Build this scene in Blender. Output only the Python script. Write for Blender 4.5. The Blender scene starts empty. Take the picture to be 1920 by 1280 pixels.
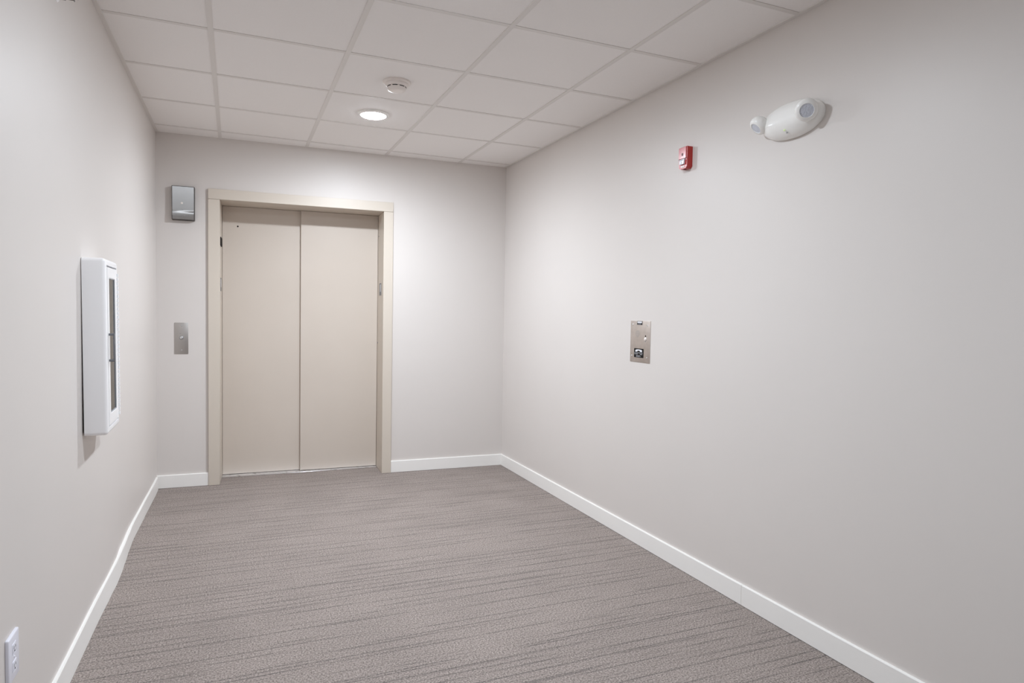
import bpy, bmesh, math, random
from mathutils import Vector, Matrix

SC = bpy.context.scene
COL = SC.collection
rad = math.radians

# ------------------------------------------------------------------ camera
YAW, PITCH, ROLL = rad(-23.02094), rad(-2.39498), rad(1.01781)
fwd = Vector((-math.sin(YAW)*math.cos(PITCH), math.cos(YAW)*math.cos(PITCH), math.sin(PITCH)))
rgt = Vector((math.cos(YAW), math.sin(YAW), 0))
upv = rgt.cross(fwd)
R2 = math.cos(ROLL)*rgt + math.sin(ROLL)*upv
U2 = -math.sin(ROLL)*rgt + math.cos(ROLL)*upv
cam = bpy.data.cameras.new('camera')
cam.sensor_width = 36.0
cam.lens = 1222.4791/1920*36
cam.clip_start = 0.02
camo = bpy.data.objects.new('camera', cam)
COL.objects.link(camo)
camo.matrix_world = Matrix(((R2.x, U2.x, -fwd.x, 0), (R2.y, U2.y, -fwd.y, 0), (R2.z, U2.z, -fwd.z, 1.31953), (0, 0, 0, 1)))
SC.camera = camo

# ------------------------------------------------------------------ world, exposure
W = bpy.data.worlds.new('world')
W.use_nodes = True
W.node_tree.nodes['Background'].inputs['Color'].default_value = (0.02, 0.02, 0.02, 1)
W.node_tree.nodes['Background'].inputs['Strength'].default_value = 0.2
SC.world = W
SC.cycles.max_bounces = 16
SC.cycles.diffuse_bounces = 12
SC.view_settings.view_transform = 'Standard'
SC.view_settings.look = 'None'
SC.view_settings.exposure = -0.03
SC.view_settings.gamma = 1.0
SC.view_settings.use_curve_mapping = False
LAMP_STRENGTH = {'far': 820.0, 'mid': 530.0, 'near': 250.0, 'rear': 180.0}
LAMP_COLOR = {'far': (.855, .925, 1.0), 'mid': (.84, .92, 1.0), 'near': (.79, .90, 1.0), 'rear': (.79, .90, 1.0)}

# ------------------------------------------------------------------ key dimensions (metres)
YB = 5.29944          # back wall at x = 0.8
BA = math.atan(-0.03667)
XL, SL = -0.52657, -0.00813
XR, SR = 2.14966, 0.00127
H = 2.57677
YN = -3.0             # the room runs on behind the photographer
def left_x(y): return XL + SL*(YB-y)
def right_x(y): return XR + SR*(YB-y)

# ------------------------------------------------------------------ materials
def mat(name, color, rough=.5, metal=0.0, spec=.5, emit=None, strength=0, coat=0):
    m = bpy.data.materials.new(name)
    m.use_nodes = True
    b = m.node_tree.nodes['Principled BSDF']
    b.inputs['Base Color'].default_value = (*color, 1)
    b.inputs['Roughness'].default_value = rough
    b.inputs['Metallic'].default_value = metal
    b.inputs['Specular IOR Level'].default_value = spec
    if coat: b.inputs['Coat Weight'].default_value = coat
    if emit:
        b.inputs['Emission Color'].default_value = (*emit, 1)
        b.inputs['Emission Strength'].default_value = strength
    return m
def N(m, t, **kw):
    n = m.node_tree.nodes.new(t)
    for k, v in kw.items(): setattr(n, k, v)
    return n
def bsdf(m): return m.node_tree.nodes['Principled BSDF']
def lk(m, a, b): m.node_tree.links.new(a, b)
def add_bump(m, scale, strength, dist=.001, detail=3, stretch=None):
    tc = N(m, 'ShaderNodeTexCoord'); no = N(m, 'ShaderNodeTexNoise')
    no.inputs['Scale'].default_value = scale; no.inputs['Detail'].default_value = detail
    if stretch:
        mp = N(m, 'ShaderNodeMapping'); mp.inputs['Scale'].default_value = stretch
        lk(m, tc.outputs['Object'], mp.inputs['Vector']); lk(m, mp.outputs[0], no.inputs['Vector'])
    else: lk(m, tc.outputs['Object'], no.inputs['Vector'])
    bu = N(m, 'ShaderNodeBump'); bu.inputs['Strength'].default_value = strength; bu.inputs['Distance'].default_value = dist
    lk(m, no.outputs['Fac'], bu.inputs['Height']); lk(m, bu.outputs[0], bsdf(m).inputs['Normal'])
    return no
def tint_noise(m, base, other, scale, lo=.35, hi=.65, stretch=None, detail=3):
    tc = N(m, 'ShaderNodeTexCoord'); no = N(m, 'ShaderNodeTexNoise')
    no.inputs['Scale'].default_value = scale; no.inputs['Detail'].default_value = detail
    src = tc.outputs['Object']
    if stretch:
        mp = N(m, 'ShaderNodeMapping'); mp.inputs['Scale'].default_value = stretch
        lk(m, src, mp.inputs['Vector']); src = mp.outputs[0]
    lk(m, src, no.inputs['Vector'])
    cr = N(m, 'ShaderNodeValToRGB')
    cr.color_ramp.elements[0].position = lo; cr.color_ramp.elements[0].color = (*base, 1)
    cr.color_ramp.elements[1].position = hi; cr.color_ramp.elements[1].color = (*other, 1)
    lk(m, no.outputs['Fac'], cr.inputs['Fac']); lk(m, cr.outputs[0], bsdf(m).inputs['Base Color'])

M = {}
WALLC = (.70, .660, .632)
M['wall'] = mat('wall_paint', WALLC, .42, spec=.35)
tint_noise(M['wall'], WALLC, tuple(c*.985 for c in WALLC), 1.7)
add_bump(M['wall'], 260, .12, .0006)
M['ceil'] = mat('ceiling_tile', (.80, .75, .72), .8, spec=.25)
tint_noise(M['ceil'], (.87, .845, .83), (.90, .875, .86), 420, .3, .7, detail=2)
add_bump(M['ceil'], 330, .35, .001)
M['grid'] = mat('ceiling_grid', (.74, .71, .685), .4, spec=.4)
M['white'] = mat('white_trim_paint', (.90, .885, .86), .38, spec=.4)
add_bump(M['white'], 60, .05, .001)
M['beige'] = mat('beige_door_paint', (.62, .55, .485), .42, spec=.45)
tint_noise(M['beige'], (.62, .55, .485), (.605, .535, .47), 2.2)
add_bump(M['beige'], 500, .12, .0004)
M['frame_beige'] = mat('beige_frame_paint', (.63, .565, .49), .38, spec=.5)
add_bump(M['frame_beige'], 500, .1, .0004)
M['powder'] = mat('white_powder_coat', (.95, .945, .955), .28, spec=.5)
M['plastic_w'] = mat('warm_white_plastic', (.93, .925, .90), .25, spec=.5)
M['smoke'] = mat('cream_plastic', (.84, .78, .74), .35)
M['outlet'] = mat('white_plastic', (.80, .80, .88), .3)
M['dark'] = mat('black_plastic', (.02, .018, .017), .7, spec=.1)
M['gap'] = mat('dark_gap', (.03, .028, .026), .7)
M['box_side'] = mat('dark_box_metal', (.06, .05, .045), .5)
M['steel'] = mat('brushed_steel', (.52, .515, .51), .50, metal=1)
bsdf(M['steel']).inputs['Anisotropic'].default_value = 1.0
tg = N(M['steel'], 'ShaderNodeTangent'); tg.direction_type = 'RADIAL'; tg.axis = 'Z'
lk(M['steel'], tg.outputs[0], bsdf(M['steel']).inputs['Tangent'])
M['steel_v'] = mat('brushed_steel_plate', (.50, .475, .455), .42, metal=1)
add_bump(M['steel_v'], 90, .12, .0004, stretch=(60, 1, 1.0))
M['steel_w'] = mat('brushed_warm_steel', (.62, .56, .52), .45, metal=1)
tint_noise(M['steel_w'], (.60, .545, .505), (.66, .60, .56), 30, stretch=(1, 1, 1))
M['chrome'] = mat('polished_steel', (.75, .75, .76), .3, metal=1)
M['alu'] = mat('worn_aluminium', (.62, .63, .65), .35, metal=1)
tint_noise(M['alu'], (.5, .5, .5), (.86, .87, .9), 22, .3, .45)
M['red'] = mat('red_plastic', (.47, .028, .022), .28, spec=.5)
M['pink'] = mat('glossy_red_face', (.62, .17, .18), .12, spec=.8, coat=.6)
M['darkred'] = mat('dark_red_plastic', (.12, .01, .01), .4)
M['clear'] = mat('clear_lens', (.75, .78, .84), .1, spec=.8)
M['lens'] = mat('frosted_lamp_lens', (.64, .67, .75), .18, spec=.7, coat=.4)
vn = N(M['lens'], 'ShaderNodeTexVoronoi'); vn.inputs['Scale'].default_value = 190
vt = N(M['lens'], 'ShaderNodeTexCoord'); lk(M['lens'], vt.outputs['Object'], vn.inputs['Vector'])
vb = N(M['lens'], 'ShaderNodeBump'); vb.inputs['Strength'].default_value = .8; vb.inputs['Distance'].default_value = .002
lk(M['lens'], vn.outputs['Distance'], vb.inputs['Height']); lk(M['lens'], vb.outputs[0], bsdf(M['lens']).inputs['Normal'])
M['led'] = mat('green_indicator', (.62, .75, .35), .3, emit=(.7, .95, .4), strength=.25)
M['label'] = mat('white_label', (.8, .8, .84), .4)
M['labeltext'] = mat('grey_lettering', (.34, .35, .40), .5)
M['etched'] = mat('etched_lettering', (.30, .30, .31), .5)
M['handle'] = mat('grey_handle', (.17, .175, .19), .45)
M['gasket'] = mat('grey_gasket', (.42, .43, .45), .5)
M['brass'] = mat('dull_metal', (.22, .21, .20), .35, metal=1)

# glazing that lets light through and mirrors at a shallow angle
g = bpy.data.materials.new('cabinet_glass'); g.use_nodes = True
nt = g.node_tree; nt.nodes.remove(nt.nodes['Principled BSDF'])
out = nt.nodes['Material Output']
tr = nt.nodes.new('ShaderNodeBsdfTransparent'); tr.inputs[0].default_value = (.80, .78, .76, 1)
gl = nt.nodes.new('ShaderNodeBsdfGlossy'); gl.inputs['Roughness'].default_value = .02; gl.inputs['Color'].default_value = (.8, .8, .8, 1)
fr = nt.nodes.new('ShaderNodeFresnel'); fr.inputs['IOR'].default_value = 1.85
mx = nt.nodes.new('ShaderNodeMixShader')
nt.links.new(fr.outputs[0], mx.inputs[0]); nt.links.new(tr.outputs[0], mx.inputs[1]); nt.links.new(gl.outputs[0], mx.inputs[2])
nt.links.new(mx.outputs[0], out.inputs['Surface'])
M['glass'] = g

# carpet: loop pile with broken dark pinstripes running across the corridor
def carpet():
    m = mat('striped_carpet', (.4, .35, .33), .95, spec=.1)
    nt = m.node_tree
    tc = N(m, 'ShaderNodeTexCoord'); sep = N(m, 'ShaderNodeSeparateXYZ')
    lk(m, tc.outputs['Object'], sep.inputs[0])
    def math_(op, a, b=None, c=None, clamp=False):
        n = N(m, 'ShaderNodeMath', operation=op); n.use_clamp = clamp
        for i, v in enumerate((a, b, c)):
            if v is None: continue
            if isinstance(v, (int, float)): n.inputs[i].default_value = v
            else: lk(m, v, n.inputs[i])
        return n.outputs[0]
    def comb(x, y, z=0.0):
        n = N(m, 'ShaderNodeCombineXYZ')
        for i, v in enumerate((x, y, z)):
            if isinstance(v, (int, float)): n.inputs[i].default_value = v
            else: lk(m, v, n.inputs[i])
        return n.outputs[0]
    X, Y = sep.outputs[0], sep.outputs[1]
    # slight wander of the lines
    wob = N(m, 'ShaderNodeTexNoise'); wob.inputs['Scale'].default_value = 1.0; wob.inputs['Detail'].default_value = 3
    lk(m, comb(math_('MULTIPLY', X, 6.0), math_('MULTIPLY', Y, 3.0)), wob.inputs['Vector'])
    Yw = math_('ADD', Y, math_('MULTIPLY', math_('SUBTRACT', wob.outputs['Fac'], .5), .006))
    def stripes(pitch, width, thr, xfreq, seed, soft):
        row = math_('FLOOR', math_('DIVIDE', Yw, pitch))
        fr_ = math_('FRACT', math_('DIVIDE', Yw, pitch))
        wn = N(m, 'ShaderNodeTexWhiteNoise', noise_dimensions='2D')
        lk(m, comb(row, seed), wn.inputs['Vector'])
        off = wn.outputs['Value']
        cen = math_('MULTIPLY_ADD', off, .5, .25)
        d = math_('ABSOLUTE', math_('SUBTRACT', fr_, cen))
        line = math_('SUBTRACT', 1.0, math_('SMOOTH_MIN', math_('DIVIDE', d, width/pitch), 1.0, .2), clamp=True)
        nz = N(m, 'ShaderNodeTexNoise'); nz.inputs['Scale'].default_value = 1.0; nz.inputs['Detail'].default_value = 1.5
        lk(m, comb(math_('MULTIPLY_ADD', X, xfreq, math_('MULTIPLY', off, 97.0)), math_('MULTIPLY', row, 7.31), seed), nz.inputs['Vector'])
        on = math_('MULTIPLY', math_('SUBTRACT', nz.outputs['Fac'], thr), soft, clamp=True)
        return math_('MULTIPLY', line, on)
    s1 = stripes(.043, .0050, .50, 1.9, 3.3, 12.0)
    s2 = stripes(.060, .0053, .485, 1.3, 8.7, 12.0)
    s3 = stripes(.019, .0036, .48, 3.2, 5.1, 8.0)
    # break up the lines along their length like yarn loops
    nb = N(m, 'ShaderNodeTexNoise'); nb.inputs['Scale'].default_value = 110; nb.inputs['Detail'].default_value = 2
    lk(m, tc.outputs['Object'], nb.inputs['Vector'])
    brk = math_('MULTIPLY_ADD', nb.outputs['Fac'], 3.0, -.7, clamp=True)
    s = math_('MULTIPLY', math_('ADD', math_('MAXIMUM', s1, s2), math_('MULTIPLY', s3, .5)), brk, clamp=True)
    # pile speckle
    n1 = N(m, 'ShaderNodeTexNoise'); n1.inputs['Scale'].default_value = 150; n1.inputs['Detail'].default_value = 3; n1.inputs['Roughness'].default_value = .75
    lk(m, tc.outputs['Object'], n1.inputs['Vector'])
    cr = N(m, 'ShaderNodeValToRGB')
    e = cr.color_ramp.elements
    e[0].position = .36; e[0].color = (.138, .115, .105, 1)
    e[1].position = .65; e[1].color = (.455, .393, .36, 1)
    lk(m, n1.outputs['Fac'], cr.inputs['Fac'])
    n2 = N(m, 'ShaderNodeTexNoise'); n2.inputs['Scale'].default_value = 3.0; n2.inputs['Detail'].default_value = 4
    lk(m, tc.outputs['Object'], n2.inputs['Vector'])
    mix0 = N(m, 'ShaderNodeMix', data_type='RGBA', blend_type='MULTIPLY')
    mix0.inputs['Factor'].default_value = 1
    lk(m, cr.outputs[0], mix0.inputs['A'])
    g2 = math_('MULTIPLY_ADD', n2.outputs['Fac'], .3, .85)
    cmb = N(m, 'ShaderNodeCombineColor')
    for i in range(3): lk(m, g2, cmb.inputs[i])
    lk(m, cmb.outputs[0], mix0.inputs['B'])
    mix = N(m, 'ShaderNodeMix', data_type='RGBA')
    lk(m, math_('MULTIPLY', s, .88), mix.inputs['Factor'])
    lk(m, mix0.outputs['Result'], mix.inputs['A'])
    mix.inputs['B'].default_value = (.098, .086, .085, 1)
    lk(m, mix.outputs['Result'], bsdf(m).inputs['Base Color'])
    bu = N(m, 'ShaderNodeBump'); bu.inputs['Strength'].default_value = .5; bu.inputs['Distance'].default_value = .003
    hh = math_('SUBTRACT', n1.outputs['Fac'], math_('MULTIPLY', s, .4))
    lk(m, hh, bu.inputs['Height']); lk(m, bu.outputs[0], bsdf(m).inputs['Normal'])
    return m
M['carpet'] = carpet()

# ------------------------------------------------------------------ mesh helpers
class MB:
    def __init__(s): s.bm = bmesh.new()
    def box(s, x0, x1, y0, y1, z0, z1, bevel=0, seg=2, pick=None):
        b = bmesh.new()
        v = [b.verts.new((x, y, z)) for x in (x0, x1) for y in (y0, y1) for z in (z0, z1)]
        for f in ((0,1,3,2), (4,6,7,5), (0,4,5,1), (2,3,7,6), (0,2,6,4), (1,5,7,3)): b.faces.new([v[i] for i in f])
        bmesh.ops.recalc_face_normals(b, faces=b.faces)
        if bevel:
            es = [e for e in b.edges if pick is None or pick((e.verts[0].co+e.verts[1].co)/2)]
            bmesh.ops.bevel(b, geom=es, offset=bevel, segments=seg, profile=.5, affect='EDGES')
        s._merge(b); return s
    def _merge(s, b, mtx=None, smooth=False):
        if mtx is not None: bmesh.ops.transform(b, matrix=mtx, verts=b.verts)
        me = bpy.data.meshes.new('t'); 
        if smooth:
            for f in b.faces: f.smooth = True
        b.to_mesh(me); b.free(); s.bm.from_mesh(me); bpy.data.meshes.remove(me)
    def lathe(s, prof, n=32, mtx=None):
        """prof: (r, h) pairs; axis +Z, first and last closed if r = 0"""
        b = bmesh.new(); rings = []
        for r, h in prof:
            if r < 1e-7: rings.append([b.verts.new((0, 0, h))])
            else: rings.append([b.verts.new((r*math.cos(2*math.pi*i/n), r*math.sin(2*math.pi*i/n), h)) for i in range(n)])
        for a, c in zip(rings, rings[1:]):
            for i in range(n):
                j = (i+1) % n
                if len(a) == 1 and len(c) == 1: continue
                if len(a) == 1: b.faces.new((a[0], c[i], c[j]))
                elif len(c) == 1: b.faces.new((a[i], c[0], a[j]))
                else: b.faces.new((a[i], c[i], c[j], a[j]))
        bmesh.ops.recalc_face_normals(b, faces=b.faces)
        s._merge(b, mtx, True); return s
    def prism(s, pts, lo, hi, axis='X', smooth=False):
        """closed outline pts (a, b) swept along the axis; X: (y, z), Y: (x, z), Z: (x, y)"""
        b = bmesh.new()
        def P(a, c, t): return {'X': (t, a, c), 'Y': (a, t, c), 'Z': (a, c, t)}[axis]
        A = [b.verts.new(P(*p, lo)) for p in pts]; B = [b.verts.new(P(*p, hi)) for p in pts]
        b.faces.new(A); b.faces.new(B[::-1])
        n = len(pts)
        for i in range(n): b.faces.new((A[i], B[i], B[(i+1) % n], A[(i+1) % n]))
        bmesh.ops.recalc_face_normals(b, faces=b.faces)
        s._merge(b, None, smooth); return s
    def build(s, name, m, parent=None, sharp=40):
        me = bpy.data.meshes.new(name)
        bmesh.ops.recalc_face_normals(s.bm, faces=s.bm.faces)
        s.bm.to_mesh(me); s.bm.free()
        me.materials.append(m)
        if sharp: 
            for p in me.polygons: p.use_smooth = True
            me.set_sharp_from_angle(angle=rad(sharp))
        o = bpy.data.objects.new(name, me); COL.objects.link(o)
        if parent: o.parent = parent
        return o
def front(co, e=1e-4, y=0.0): return co.y < y-e     # edges off the wall plane
YTO = Matrix.Rotation(rad(90), 4, 'X')               # +Z  ->  -Y (out of the wall)
def at(x, y, z, rot=YTO): return Matrix.Translation((x, y, z)) @ rot
def struct(o): o['kind'] = 'structure'; return o
def thing(name, label, cat, loc, rz=0, group=None):
    o = bpy.data.objects.new(name, None); COL.objects.link(o)
    o.empty_display_size = .05
    o.location = loc; o.rotation_euler = (0, 0, rz)
    o['label'] = label; o['category'] = cat
    if group: o['group'] = group
    return o
# frames: local +X right as one faces the wall, +Y into the wall, +Z up
def on_back(u, z): return (.8+math.cos(BA)*(u-.8), YB+math.sin(BA)*(u-.8), z), BA
def on_right(y, z): return (right_x(y), y, z), rad(-90)+math.atan(SR)
def on_left(y, z): return (left_x(y), y, z), rad(90)-math.atan(-SL)*0

# ------------------------------------------------------------------ floor and ceiling
f = struct(MB().box(-.75, 2.35, YN-.1, 5.75, -.08, 0).build('floor', M['carpet'], sharp=0))

ceiling = struct(MB().box(-.75, 2.35, YN-.1, 5.75, H+.003, H+.06).build('ceiling', M['ceil'], sharp=0))
gm = MB()
XA, T = -.10327, .6096
YR0 = YB-.16469
hw = .0118
main_x = [XA+i*T for i in range(4)]
for x in main_x: gm.box(x-hw, x+hw, YN, YB+.05, H, H+.02)
r = 0
while YR0-r*.61188 > YN:
    y = YR0-r*.61188
    cols = [-.60]+main_x+[2.19]
    for a, b in zip(cols, cols[1:]): gm.box(a+hw, b-hw, y-hw, y+hw, H+.0006, H+.02)
    r += 1
gm.build('suspension_grid', M['grid'], ceiling, sharp=0)
wm = MB()
wm.prism([(left_x(YN)-.03, YN), (left_x(YN)+.020, YN), (left_x(YB)+.020, YB+.045), (left_x(YB)-.03, YB+.045)], H-.0012, H+.02, 'Z')
wm.prism([(right_x(YN)+.03, YN), (right_x(YN)-.020, YN), (right_x(YB)-.020, YB-.05), (right_x(YB)+.03, YB-.05)], H-.0012, H+.02, 'Z')
wo = wm.build('wall_angle', M['grid'], ceiling, sharp=0)

# ------------------------------------------------------------------ walls
def bumpx(y):        # the drywall of the left wall is not true near the skirting
    p = [(-3, 0), (2.3, 0), (2.7, .0015), (3.1, .0015), (3.45, .006), (3.62, .0055), (3.8, -.003), (4.15, -.010), (4.6, -.006), (5.1, -.001), (5.6, 0)]
    for (a, va), (b, vb) in zip(p, p[1:]):
        if a <= y <= b:
            t = (y-a)/(b-a); t = t*t*(3-2*t)
            return va+(vb-va)*t
    return 0
bm = bmesh.new()
ys = [YN, 0, 1, 2, 2.3]+[2.3+.05*i for i in range(1, 61)]+[5.45]
zs = [-.02, .1, .2, .3, .4, .5, .6, .7, .8, H+.05]
def fade(z): return max(0, min(1, 1-(z-.05)/.7))**1.5
grid = [[bm.verts.new((left_x(y)+bumpx(y)*fade(z), y, z)) for z in zs] for y in ys]
back_ = [[bm.verts.new((left_x(y)-.1, y, z)) for z in (zs[0], zs[-1])] for y in (ys[0], ys[-1])]
for i in range(len(ys)-1):
    for j in range(len(zs)-1): bm.faces.new((grid[i][j], grid[i+1][j], grid[i+1][j+1], grid[i][j+1]))
bm.faces.new((back_[0][0], back_[0][1], back_[1][1], back_[1][0]))
bm.faces.new([grid[0][j] for j in range(len(zs))]+[back_[0][1], back_[0][0]])
bm.faces.new([grid[-1][j] for j in range(len(zs))]+[back_[1][1], back_[1][0]])
bm.faces.new([grid[i][-1] for i in range(len(ys))]+[back_[1][1], back_[0][1]])
bm.faces.new([grid[i][0] for i in range(len(ys))]+[back_[1][0], back_[0][0]])
mb = MB(); mb.bm.free(); mb.bm = bm
struct(mb.build('wall_left', M['wall']))
struct(MB().prism([(right_x(YN), YN), (right_x(5.45), 5.45), (right_x(5.45)+.1, 5.45), (right_x(YN)+.1, YN)], -.02, H+.05, 'Z').build('wall_right', M['wall'], sharp=0))
struct(MB().box(-.75, 2.35, YN-.1, YN, -.02, H+.05).build('wall_rear', M['wall'], sharp=0))
U0, U1, ZT = -.184, 1.1775, 2.2025      # outer edges of the lift surround
bl, brz = on_back(.8, 0)
wb = MB()
def ub(u): return u-.8
wb.box(ub(-.62), ub(U0), 0, .32, -.02, H+.05)
wb.box(ub(U1), ub(2.24), 0, .32, -.02, H+.05)
wb.box(ub(U0), ub(U1), 0, .32, ZT, H+.05)
w = struct(wb.build('wall_back', M['wall'], sharp=0)); w.location = bl; w.rotation_euler = (0, 0, brz)

# ------------------------------------------------------------------ baseboards
BH = .0955
def left_bb(y, top):
    p = [(YN, .012, .012), (2.3, .013, .0115), (2.65, .0150, .0125), (3.1, .0155, .0125), (3.4, .0195, .0145), (3.55, .0225, .0165), (3.68, .0205, .0155), (3.85, .0140, .0130), (4.0, .0075, .0085), (4.2, .002, .0035), (4.6, .006, .006), (5.2, .0125, .012), (5.6, .012, .012)]
    for (a, b0, t0), (b, b1, t1) in zip(p, p[1:]):
        if a <= y <= b:
            t = (y-a)/(b-a); t = t*t*(3-2*t)
            return (t0+(t1-t0)*t) if top else (b0+(b1-b0)*t)
    return .012
bm = bmesh.new(); rings = []
for y in [YN, 0, 1.5, 2.3]+[2.3+.06*i for i in range(1, 51)]:
    y = min(y, 5.335)
    xb, xt = left_x(y)+left_bb(y, False), left_x(y)+left_bb(y, True)
    xw = left_x(y)-.02
    rings.append([bm.verts.new(c) for c in ((xw, y, .001), (xb, y, .001), (xt, y, BH-.003), (xt-.002, y, BH), (xw, y, BH))])
for a, c in zip(rings, rings[1:]):
    for i in range(5): bm.faces.new((a[i], c[i], c[(i+1) % 5], a[(i+1) % 5]))
bm.faces.new(rings[0]); bm.faces.new(rings[-1])
mb = MB(); mb.bm.free(); mb.bm = bm
struct(mb.build('baseboard_left', M['white'], sharp=30))
rb = MB()
def bb_profile(): return None
for y0, y1 in ((YN, 2.2922), (2.2938, 5.25)):
    b = bmesh.new(); rr = []
    for y in (y0, y1):
        x = right_x(y)
        rr.append([b.verts.new(c) for c in ((x+.01, y, .0025), (x-.012, y, .0025), (x-.012, y, BH-.003), (x-.010, y, BH), (x+.01, y, BH))])
    for i in range(5): b.faces.new((rr[0][i], rr[1][i], rr[1][(i+1) % 5], rr[0][(i+1) % 5]))
    b.faces.new(rr[0]); b.faces.new(rr[1])
    rb._merge(b)
struct(rb.build('baseboard_right', M['white'], sharp=30))
bb = MB()
for a, b in ((-.535, U0-.0005), (U1+.0005, 2.14)):
    bb.prism([(.01, .002), (-.013, .002), (-.013, BH-.003), (-.011, BH), (.01, BH)], ub(a), ub(b), 'X')
o = struct(bb.build('baseboard_back', M['white'], sharp=30)); o.location = bl; o.rotation_euler = (0, 0, brz)

# ------------------------------------------------------------------ lift entrance (door_1)
door = bpy.data.objects.new('door_1', None); COL.objects.link(door)
door.location = bl; door.rotation_euler = (0, 0, brz); door['kind'] = 'structure'
DEP = .315
IL, IR, ZI = -.106, 1.102, 2.1265
jl = MB().box(ub(U0), ub(IL), -.02, DEP, .001, ZI-.0006, .0012, 1).build('door_jamb', M['frame_beige'], door)
jr = MB().box(ub(IR), ub(U1), -.02, DEP, .001, ZI-.0006, .0012, 1).build('door_jamb', M['frame_beige'], door)
MB().box(ub(U0), ub(U1), -.02, DEP, ZI+.0006, ZT, .0012, 1).build('door_header', M['frame_beige'], door)
dl = MB().box(ub(IL-.0)+.002, ub(.50), .282, .308, .007, ZI-.001, .001, 1).build('door_panel', M['beige'], door)
dr = MB().box(ub(.4805), ub(IR)-.002, .255, .279, .007, ZI-.001, .0015, 1).build('door_panel', M['beige'], door)
MB().box(ub(IL)+.001, ub(IR)-.001, .205, .312, .0, .0045, .001, 1).build('door_sill', M['alu'], door)
# release keyhole in the left panel
MB().lathe([(0, .0008), (.0055, .0008), (.0065, 0), (.0065, -.001), (0, -.001)], 20, at(ub(.0075), .282, 1.972)).build('keyhole', M['dark'], dl)
# floor designation plates and guides on the jambs
for jamb, xx, sgn in ((jl, ub(IL), 1), (jr, ub(IR), -1)):
    a, b = (xx, xx+.002) if sgn > 0 else (xx-.002, xx)
    p = MB().box(a, b, .075, .165, 1.456, 1.556, .0006, 1).build('floor_plate', M['handle'], jamb)
    p['label'] = 'grey floor designation plate'
    a, b = (xx+.0018, xx+.003) if sgn > 0 else (xx-.003, xx-.0018)
    MB().box(a, b, .098, .118, 1.485, 1.546, .0005, 1).build('raised_numeral', M['label'], p)
MB().box(ub(IL), ub(IL)+.0055, .05, .185, 1.797, 1.860, .0006, 1).build('sensor_cover', M['dark'], jl)
MB().lathe([(0, .003), (.006, .0025), (.008, 0), (0, 0)], 16, at(ub(IR), .235, 1.0587, Matrix.Rotation(rad(-90), 4, 'Y'))).build('guide_screw', M['etched'], jr)
MB().lathe([(0, .002), (.005, .0015), (.006, 0), (0, 0)], 16, at(ub(IR), .22, 1.952, Matrix.Rotation(rad(-90), 4, 'Y'))).build('guide_screw', M['handle'], jr)

# ------------------------------------------------------------------ steel hall box above the call plate
(l, rz) = on_back(-.3465, 2.079)
t = thing('indicator_box', 'brushed steel wall box with dark edges, mounted high left of the lift doors', 'box', l, rz)
MB().box(-.0745, .0745, -.036, 0, -.122, .122, .003, 2, front).build('housing', M['box_side'], t)
prof = [(-.036, .117), (-.0405, .117), (-.0405, -.048)]+[(-.0405-.0028*(1-math.cos(rad(a)*3))/2, -.050-.026*a/60) for a in range(3, 61, 3)]+[(-.0433, -.115), (-.0422, -.117), (-.036, -.117)]
fp = MB().prism(prof, -.070, .070, 'X').build('face_plate', M['steel'], t, sharp=50)
MB().lathe([(0, .0016), (.006, .0016), (.0075, 0), (0, 0)], 20, at(-.008, -.0405, -.001)).build('fastener', M['smoke'], fp)
b = MB()
b.prism([(-.010, -.050), (-.004, -.044), (.002, -.050), (-.0005, -.050), (-.004, -.0465), (-.0075, -.050)], -.0416, -.0404, 'Y')
b.build('arrow_mark', M['etched'], fp)
b = MB()
for a, c in ((-.048, -.034), (-.032, -.020), (-.018, -.004), (-.002, .004), (.016, .028), (.030, .041)):
    b.box(a, c, -.0440, -.0430, -.0905, -.0870)
b.build('lettering', M['etched'], fp)

# ------------------------------------------------------------------ call plate
(l, rz) = on_back(-.3640, 1.1005)
t = thing('call_button_plate', 'narrow brushed steel call plate with one round button, left of the lift doors', 'button plate', l, rz)
MB().box(-.0455, .0455, -.004, 0, -.1145, .1145, .0015, 2, front).build('plate', M['steel_v'], t)
for z in (.094, -.086):
    MB().lathe([(0, .0018), (.0035, .0015), (.0048, 0), (0, 0)], 16, at(.002, -.004, z)).build('screw', M['chrome'], t)
r_ = MB().lathe([(.010, 0), (.0135, 0), (.0145, .003), (.0118, .005), (.0108, .003), (.010, 0)], 28, at(.001, -.004, .0035)).build('button_ring', M['etched'], t)
MB().lathe([(0, .0095), (.006, .0092), (.0095, .0080), (.0112, .005), (.0112, 0), (0, 0)], 28, at(.001, -.004, .0035)).build('button', M['chrome'], t)
MB().box(-.010, -.002, -.0046, -.0039, .033, .036).build('button_marking', M['etched'], t)

# ------------------------------------------------------------------ emergency telephone panel on the right wall
(l, rz) = on_right(3.171, 1.1745)
t = thing('emergency_phone_panel', 'brushed steel emergency phone panel with speaker slots and black handset sticker, on the right wall', 'intercom', l, rz)
PW, PH = .0990, .1195
MB().box(-PW, PW, -.003, 0, -PH, PH, .0012, 2, front).build('plate', M['steel_w'], t)
def px(fx, fy): return -PW+2*PW*fx, PH-2*PH*fy
for fx, fy in ((.105, .09), (.86, .105), (.085, .855), (.845, .875)):
    x, z = px(fx, fy)
    MB().lathe([(0, .0020), (.0035, .0017), (.0050, 0), (0, 0)], 16, at(x, -.003, z)).build('screw', M['chrome'], t)
sp = MB()
for i in range(7):
    x, z = px(.375, .235+i*.026)
    w_ = (.010, .016, .020, .022, .020, .016, .010)[i]
    for k in range(int(w_/.0045)*2+1):
        xx = x+(k-int(w_/.0045))*.0045
        sp.box(xx-.0012, xx+.0012, -.0033, -.0028, z-.0012, z+.0012)
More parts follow.
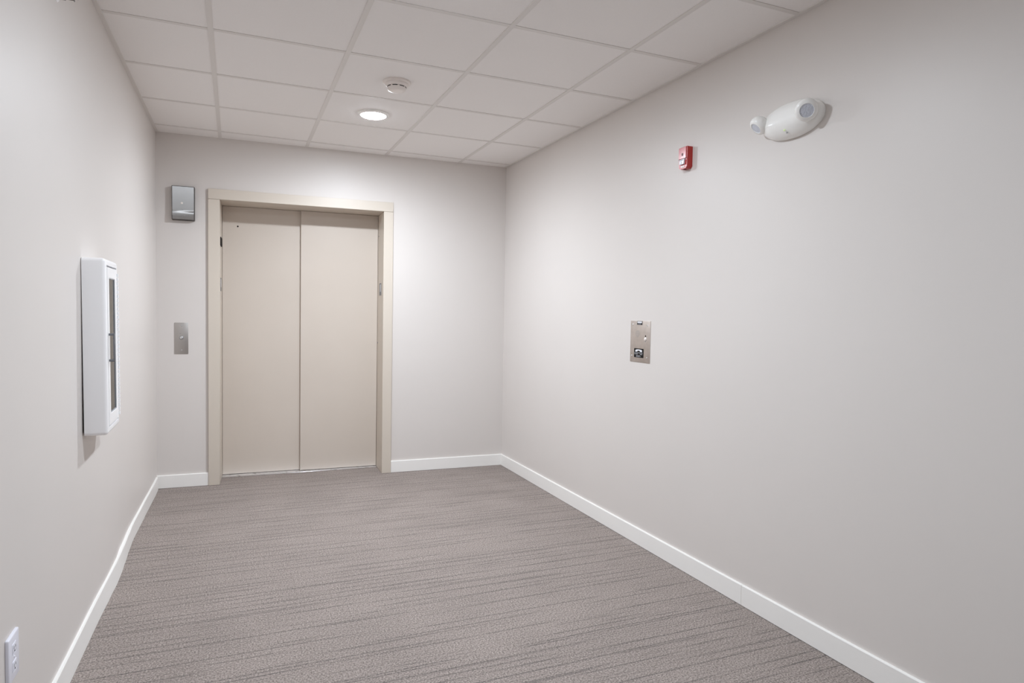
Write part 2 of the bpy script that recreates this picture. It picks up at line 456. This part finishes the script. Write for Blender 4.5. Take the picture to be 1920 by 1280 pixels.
sp.build('speaker_grille', M['etched'], t)
x, z = px(.775, .36)
MB().lathe([(0, .0006), (.0045, .0006), (.0055, 0), (0, 0)], 18, at(x, -.003, z)).build('indicator_hole', M['dark'], t)
x, z = px(.775, .43)
MB().lathe([(0, .006), (.007, .0055), (.0095, .0035), (.0105, 0), (0, 0)], 24, at(x, -.003, z)).build('push_button', M['smoke'], t)
MB().box(x-.006, x+.006, -.0036, -.0029, z-.0165, z-.0125, .0005, 1).build('button_label', M['etched'], t)
x0, z0 = px(.34, .0); x1, z1 = px(.60, .095)
s1 = MB().box(x0, x1, -.0038, -.0028, z1, z0-.001).build('top_sticker', M['dark'], t)
s1['label'] = 'small black and white sticker'
MB().box(x0+.004, x1-.004, -.0042, -.0037, z1+.0105, z0-.0035).build('sticker_window', M['label'], s1)
MB().box(x0+.010, x1-.010, -.0042, -.0037, z1+.0035, z1+.0065).build('lettering', M['labeltext'], s1)
x0, z0 = px(.215, .668); x1, z1 = px(.695, .888)
s2 = MB().box(x0, x1, -.0038, -.0028, z1, z0, .003, 2, lambda c: abs(c.y+.0033) < 1e-4).build('handset_sign', M['dark'], t)
s2['label'] = 'black sticker with white telephone handset'
cx, wx, hz = (x0+x1)/2, (x1-x0), (z0-z1)
# handset: an arched bar with two drooping cups
pts = []
for a in range(0, 181, 15): pts.append((cx-.36*wx*math.cos(rad(a))-.0, z0-.27*hz+.17*hz*math.sin(rad(a))**.6))
pts = [(cx-.345*wx, z0-.34*hz)]+pts+[(cx+.345*wx, z0-.34*hz), (cx+.30*wx, z0-.375*hz), (cx+.20*wx, z0-.36*hz), (cx+.13*wx, z0-.32*hz), (cx+.11*wx, z0-.24*hz), (cx-.11*wx, z0-.24*hz), (cx-.13*wx, z0-.32*hz), (cx-.20*wx, z0-.36*hz), (cx-.30*wx, z0-.375*hz)]
MB().prism(pts, -.0044, -.0037, 'Y').build('handset_symbol', M['label'], s2)
lt = MB(); random.seed(4)
def strokes(xa, xb, zc, h, gap=.0016, w=.0018):
    x = xa
    while x < xb-w:
        if random.random() < .88:
            q = random.choice((0, 1, 2))
            lt.box(x, x+w*.45, -.0043, -.0037, zc-h/2, zc+h/2)
            if q != 0: lt.box(x, x+w, -.0043, -.0037, zc+h/2-h*.22, zc+h/2)
            if q != 1: lt.box(x, x+w, -.0043, -.0037, zc-h/2, zc-h/2+h*.22)
        x += w+gap*.6
strokes(x0+.05*wx, x1-.06*wx, z0-.475*hz, .075*hz)
strokes(x0+.05*wx, x0+.40*wx, z0-.62*hz, .07*hz)
strokes(x0+.66*wx, x1-.10*wx, z0-.63*hz, .07*hz)
strokes(x0+.26*wx, x0+.72*wx, z0-.79*hz, .07*hz)
strokes(x0+.24*wx, x0+.72*wx, z0-.90*hz, .05*hz)
lt.build('lettering', M['label'], s2)

# ------------------------------------------------------------------ fire alarm horn strobe
(l, rz) = on_right(2.7815, 2.1370)
t = thing('fire_alarm', 'small red fire alarm strobe mounted high on the right wall', 'fire alarm', l, rz)
aw, ah, ad = .0330, .0555, .034
MB().prism([(-aw, -ah+.010), (-aw+.010, -ah), (aw-.010, -ah), (aw, -ah+.010), (aw, ah-.002), (aw-.002, ah), (-aw+.002, ah), (-aw, ah-.002)], -ad, 0, 'Y').build('housing', M['red'], t, sharp=30)
fpn = MB().box(-aw+.001, aw-.006, -ad-.004, -ad+.002, -.004, ah-.002, .0012, 1).build('front_panel', M['pink'], t)
fpn['label'] = 'glossy red front panel'
MB().box(-.008, .006, -ad-.0046, -ad-.0035, .010, .024, .0005, 1).build('sounder_grille', M['darkred'], fpn)
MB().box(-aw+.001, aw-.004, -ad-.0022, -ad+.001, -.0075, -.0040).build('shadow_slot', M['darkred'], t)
ln = MB().prism([(-.017, -.034), (.017, -.034), (.020, -.010), (-.016, -.010)], -ad-.010, -ad+.001, 'Y').build('strobe_lens', M['clear'], t, sharp=30)
MB().box(-.013, .015, -ad-.0106, -ad-.0095, -.016, -.012).build('strobe_tube', M['etched'], ln)
MB().box(-.002, .002, -ad-.0106, -ad-.0095, -.031, -.021).build('reflector_rib', M['etched'], ln)
lb = MB().box(-.014, .012, -ad-.0012, -ad+.0005, -.0485, -.0395).build('rating_label', M['smoke'], t)
MB().box(-.008, .006, -ad-.0018, -ad-.001, -.0448, -.0434).build('lettering', M['etched'], lb)
MB().box(-.004, .004, -ad*.8, -ad*.4, -ah-.003, -ah+.001, .001, 1).build('release_tab', M['darkred'], t)

# ------------------------------------------------------------------ emergency light, two round heads
(l, rz) = on_right(2.088, 2.150)
t = thing('emergency_light', 'white emergency light with two round lamp heads, high on the right wall', 'emergency light', l, rz)
def loft(a0, hz0, dy0, n=40, expo=2.3, flat=.0, base=0.0):
    b = bmesh.new(); rings = []
    cs = [(-0.00, 1.0), (-.22, .985), (-.48, .86), (-.72, .62), (-.88, .30), (-.965, .02), (-1.0, -.12), (-.985, -.24), (-.90, -.45), (-.70, -.72), (-.42, -.92), (-.18, -.99), (0, -1.0)]
    for i in range(n+1):
        tt = -1+2*i/n
        tt = math.sin(tt*math.pi/2)
        s = max(0.0, 1-abs(tt)**expo)**(1/2.0)
        s = max(s, .02)
        rings.append([b.verts.new((a0*tt, base+c[0]*dy0*(s**.75), c[1]*hz0*s)) for c in cs])
    for a, c in zip(rings, rings[1:]):
        for j in range(len(cs)-1): b.faces.new((a[j], c[j], c[j+1], a[j+1]))
        b.faces.new((a[-1], c[-1], c[0], a[0]))
    b.faces.new(rings[0]); b.faces.new(rings[-1])
    bmesh.ops.recalc_face_normals(b, faces=b.faces)
    m = MB(); m.bm.free(); m.bm = b
    return m
loft(.156, .073, .012).build('back_plate', M['plastic_w'], t, sharp=60)
loft(.158, .075, .068, base=-.006).build('body', M['plastic_w'], t, sharp=35)
def head(cx, cy, cz, d, r):
    d = Vector(d).normalized()
    rot = d.to_track_quat('Z', 'Y').to_matrix().to_4x4()
    m = Matrix.Translation((cx, cy, cz)) @ rot
    hd = MB().lathe([(0, -r*.95), (r*.55, -r*.85), (r*.88, -r*.55), (r*1.0, -r*.15), (r*1.0, r*.12), (r*.93, r*.30), (r*.80, r*.42), (r*.62, r*.46), (r*.60, r*.40), (0, r*.40)], 40, m).build('lamp_head', M['plastic_w'], t, sharp=38)
    MB().lathe([(0, r*.44), (r*.35, r*.43), (r*.60, r*.405), (r*.60, r*.38), (0, r*.38)], 36, m).build('lens', M['lens'], hd, sharp=50)
    return hd
# local: +X is towards the camera end of the wall, -Y out into the room
head(.126, -.0700, -.001, (.68, -.63, -.41), .0440)
head(-.137, -.064, .004, (-.20, -.70, -.70), .0400)
MB().lathe([(0, .0035), (.0025, .003), (.0038, 0), (0, -.003)], 14, at(.006, -.0610, -.0500)).build('status_led', M['led'], t)
MB().lathe([(0, .0025), (.003, .002), (.0038, 0), (0, -.003)], 14, at(.012, -.0520, -.0600)).build('test_button', M['etched'], t)

# ------------------------------------------------------------------ white cabinet on the left wall
yc = 3.099
(l, rz) = on_left(yc, 1.1625)
rz = rad(90)+math.atan(-SL)*1.0
t = thing('wall_cabinet', 'white metal cabinet with narrow glass door and grey pull, on the left wall', 'cabinet', l, rz)
cw, ch, cd = .146, .3465, .080
b = bmesh.new()
v = [b.verts.new((x, y, z)) for x in (-cw, cw) for y in (-cd, 0) for z in (-ch, ch)]
for ff in ((0,1,3,2), (4,6,7,5), (0,4,5,1), (2,3,7,6), (0,2,6,4), (1,5,7,3)): b.faces.new([v[i] for i in ff])
bmesh.ops.recalc_face_normals(b, faces=b.faces)
es = [e for e in b.edges if (e.verts[0].co.y+e.verts[1].co.y)/2 < -.02]
bmesh.ops.bevel(b, geom=es, offset=.014, segments=5, profile=.5, affect='EDGES')
ffc = min(b.faces, key=lambda q: (q.calc_center_median().y, -q.calc_area()))
ffc = max([q for q in b.faces if abs(q.normal.y+1) < 1e-3 and abs(q.calc_center_median().y+cd) < 1e-4], key=lambda q: q.calc_area())
bmesh.ops.inset_region(b, faces=[ffc], thickness=.016)
ex = bmesh.ops.extrude_face_region(b, geom=[ffc])
vv = [e for e in ex['geom'] if isinstance(e, bmesh.types.BMVert)]
bmesh.ops.translate(b, verts=vv, vec=(0, .066, 0))
b.faces.remove(ffc) if ffc.is_valid and ffc in b.faces else None
mb = MB(); mb.bm.free(); mb.bm = b
mb.build('body', M['powder'], t, sharp=40)
MB().box(-cw+.012, cw-.012, -.003, .004, -ch+.012, ch-.012).build('shadow_gap_sheet', M['gap'], t)  # dark sheet standing in for the shadow gap between cabinet and wall
t.location.x += .0022; t.rotation_euler = (rad(-.42), 0, rz)
dw, dh = cw-.0315, ch-.0325
gx0, gx1, gz0, gz1 = -.078, .070, -.268, .272
dm = MB()
y0, y1 = -cd-.0015, -cd+.012
dm.box(-dw, gx0, y0, y1, -dh, dh, .0012, 1)
dm.box(gx1, dw, y0, y1, -dh, dh, .0012, 1)
dm.box(gx0, gx1, y0, y1, -dh, gz0, .0012, 1)
dm.box(gx0, gx1, y0, y1, gz1, dh, .0012, 1)
dd = dm.build('door', M['powder'], t, sharp=30)
MB().box(gx0, gx1, -cd+.003, -cd+.0045, gz0, gz1).build('glass_pane', M['glass'], dd, sharp=0)
gk = MB()
for a_, b_, c_, d_ in ((gx0, gx0+.003, gz0, gz1), (gx1-.003, gx1, gz0, gz1), (gx0, gx1, gz0, gz0+.003), (gx0, gx1, gz1-.003, gz1)):
    gk.box(a_, b_, -cd-.0002, -cd+.003, c_, d_)
gk.build('glass_gasket', M['gasket'], dd, sharp=0)
hz0, hz1, hxx = -.055, .048, gx0-.026
hm = MB()
hm.box(hxx-.005, hxx+.005, -cd-.020, -cd-.0010, hz1-.0045, hz1+.0045, .001, 1)
hm.box(hxx-.005, hxx+.005, -cd-.020, -cd-.0010, hz0-.0045, hz0+.0045, .001, 1)
hm.box(hxx-.005, hxx+.005, -cd-.0225, -cd-.0165, hz0-.0045, hz1+.0045, .001, 1)
hm.build('pull_handle', M['handle'], dd)
kn = MB(); n = 34
for i in range(n):
    z = -dh+.012+i*(2*dh-.024)/n
    kn.lathe([(0, 0), (.0042, 0), (.0042, (2*dh-.024)/n*.78), (0, (2*dh-.024)/n*.78)], 12, Matrix.Translation((dw+.004, -cd-.0035, z)))
kn.build('piano_hinge', M['powder'], t)

# ------------------------------------------------------------------ power outlet low on the left wall
(l, rz) = on_left(2.088, .381)
rz = rad(90)+math.atan(-SL)
t = thing('power_outlet', 'white duplex power outlet, low on the left wall near the skirting', 'outlet', l, rz)
MB().box(-.0455, .0455, -.008, 0, -.0620, .0620, .004, 3, front).build('cover_plate', M['outlet'], t)
for z in (.024, -.024):
    ro = MB().box(-.0175, .0175, -.0092, -.006, z-.0145, z+.0145, .0028, 3, lambda c: True).build('receptacle', M['outlet'], t)
    sl = MB()
    sl.box(-.0075, -.0055, -.0095, -.0089, z-.002, z+.007); sl.box(.0055, .0075, -.0095, -.0089, z-.001, z+.006)
    sl.lathe([(0, .0004), (.0025, .0004), (.0025, 0), (0, 0)], 12, at(0, -.0092, z-.008))
    sl.build('slot', M['dark'], ro, sharp=0)
MB().lathe([(0, .0018), (.0025, .0015), (.0035, 0), (0, 0)], 14, at(0, -.008, 0)).build('screw', M['outlet'], t)

# ------------------------------------------------------------------ sidewall sprinkler (its tip shows at the top edge)
(l, rz) = on_left(2.648, 2.352)
t = thing('sprinkler', 'small grey metal sprinkler head sticking out of the left wall near the ceiling', 'sprinkler', l, rz)
MB().lathe([(0, .006), (.008, .006), (.014, .004), (.018, 0), (0, 0)], 32, at(0, 0, 0)).build('escutcheon', M['powder'], t)
MB().lathe([(0, .004), (.008, .004), (.008, .024), (.005, .026), (0, .026)], 20, at(0, 0, 0)).build('body', M['brass'], t)
fm = MB()
for s in (-1, 1):
    fm.box(s*.0058-.0013, s*.0058+.0013, -.048, -.018, -.0025, .0025, .0008, 1)
fm.box(-.0070, .0070, -.050, -.047, -.006, .004, .0008, 1)
fm.build('frame_arms', M['brass'], t)
MB().box(-.010, .010, -.060, -.050, .004, .0065, .0008, 1).build('deflector', M['brass'], t)

# ------------------------------------------------------------------ smoke detector
t = thing('smoke_detector', 'cream round smoke detector on the ceiling tile in front of the lit lamp', 'smoke detector', (.815, 3.597, H+.003))
DN = Matrix.Rotation(math.pi, 4, 'X')
MB().lathe([(0, 0), (.0745, 0), (.0765, .004), (.0745, .010), (.066, .0125), (0, .0125)], 48, DN).build('base', M['smoke'], t)
hsg = MB().lathe([(0, .012), (.0640, .012), (.0625, .020), (.0560, .027), (.0530, .029), (.0500, .029), (.0500, .034), (.0515, .034), (.0490, .044), (.0440, .0495), (.030, .052), (0, .0525)], 48, DN).build('housing', M['smoke'], t)
b = MB()
for i in range(8):
    a0 = 2*math.pi*i/8+.10
    pts = [(.0520*math.cos(a0+.055*k), .0520*math.sin(a0+.055*k)) for k in range(11)]+[(.047*math.cos(a0+.055*k), .047*math.sin(a0+.055*k)) for k in range(10, -1, -1)]
    b.prism(pts, -.0335, -.0300, 'Z')
b.build('smoke_slots', M['gap'], hsg, sharp=0)
MB().box(.056, .061, -.008, -.002, -.0165, -.0120, .001, 1).build('test_window', M['etched'], t)

# ------------------------------------------------------------------ ceiling lights
def ceiling_light(key, y, label):
    t = thing('ceiling_light', label, 'ceiling light', (.811, y, H+.003), 0)
    MB().lathe([(0, 0), (.098, 0), (.100, .002), (.098, .006), (.084, .012), (.080, .013), (.078, .004), (0, .004)], 56, DN).build('trim_ring', M['plastic_w'], t)
    m = bpy.data.materials.new('lit_diffuser_'+key); m.use_nodes = True
    nt = m.node_tree; nt.nodes.remove(nt.nodes['Principled BSDF'])
    e = nt.nodes.new('ShaderNodeEmission'); e.inputs[0].default_value = (*LAMP_COLOR[key], 1); 
    # the lamp throws its light downwards (narrower than a bare diffuser)
    gn = nt.nodes.new('ShaderNodeNewGeometry'); sx = nt.nodes.new('ShaderNodeSeparateXYZ'); nt.links.new(gn.outputs['Incoming'], sx.inputs[0])
    a = nt.nodes.new('ShaderNodeMath'); a.operation = 'MULTIPLY'; a.inputs[1].default_value = -1; a.use_clamp = True; nt.links.new(sx.outputs[2], a.inputs[0])
    p = nt.nodes.new('ShaderNodeMath'); p.operation = 'POWER'; p.inputs[1].default_value = 0.38; nt.links.new(a.outputs[0], p.inputs[0])
    q = nt.nodes.new('ShaderNodeMath'); q.operation = 'MULTIPLY_ADD'; q.inputs[1].default_value = LAMP_STRENGTH[key]; q.inputs[2].default_value = LAMP_STRENGTH[key]*.07; nt.links.new(p.outputs[0], q.inputs[0])
    nt.links.new(q.outputs[0], e.inputs[1])
    nt.links.new(e.outputs[0], nt.nodes['Material Output'].inputs['Surface'])
    MB().lathe([(.079, .009), (.0785, .0125), (.072, .0165), (.055, .0195), (.030, .0212), (0, .0215)], 48, DN).build('diffuser', m, t)
    return t
ceiling_light('far', 4.235, 'lit round white ceiling light near the lift, behind the smoke detector')
ceiling_light('mid', 2.385, 'lit round ceiling light out of view above the emergency light')
ceiling_light('near', .55, 'added round ceiling light, unseen, directly above the camera')  # unseen lamp added to light the near part of the corridor
ceiling_light('rear', -1.28, 'added round ceiling light, unseen, behind the camera')  # unseen lamp added for the cooler light from behind
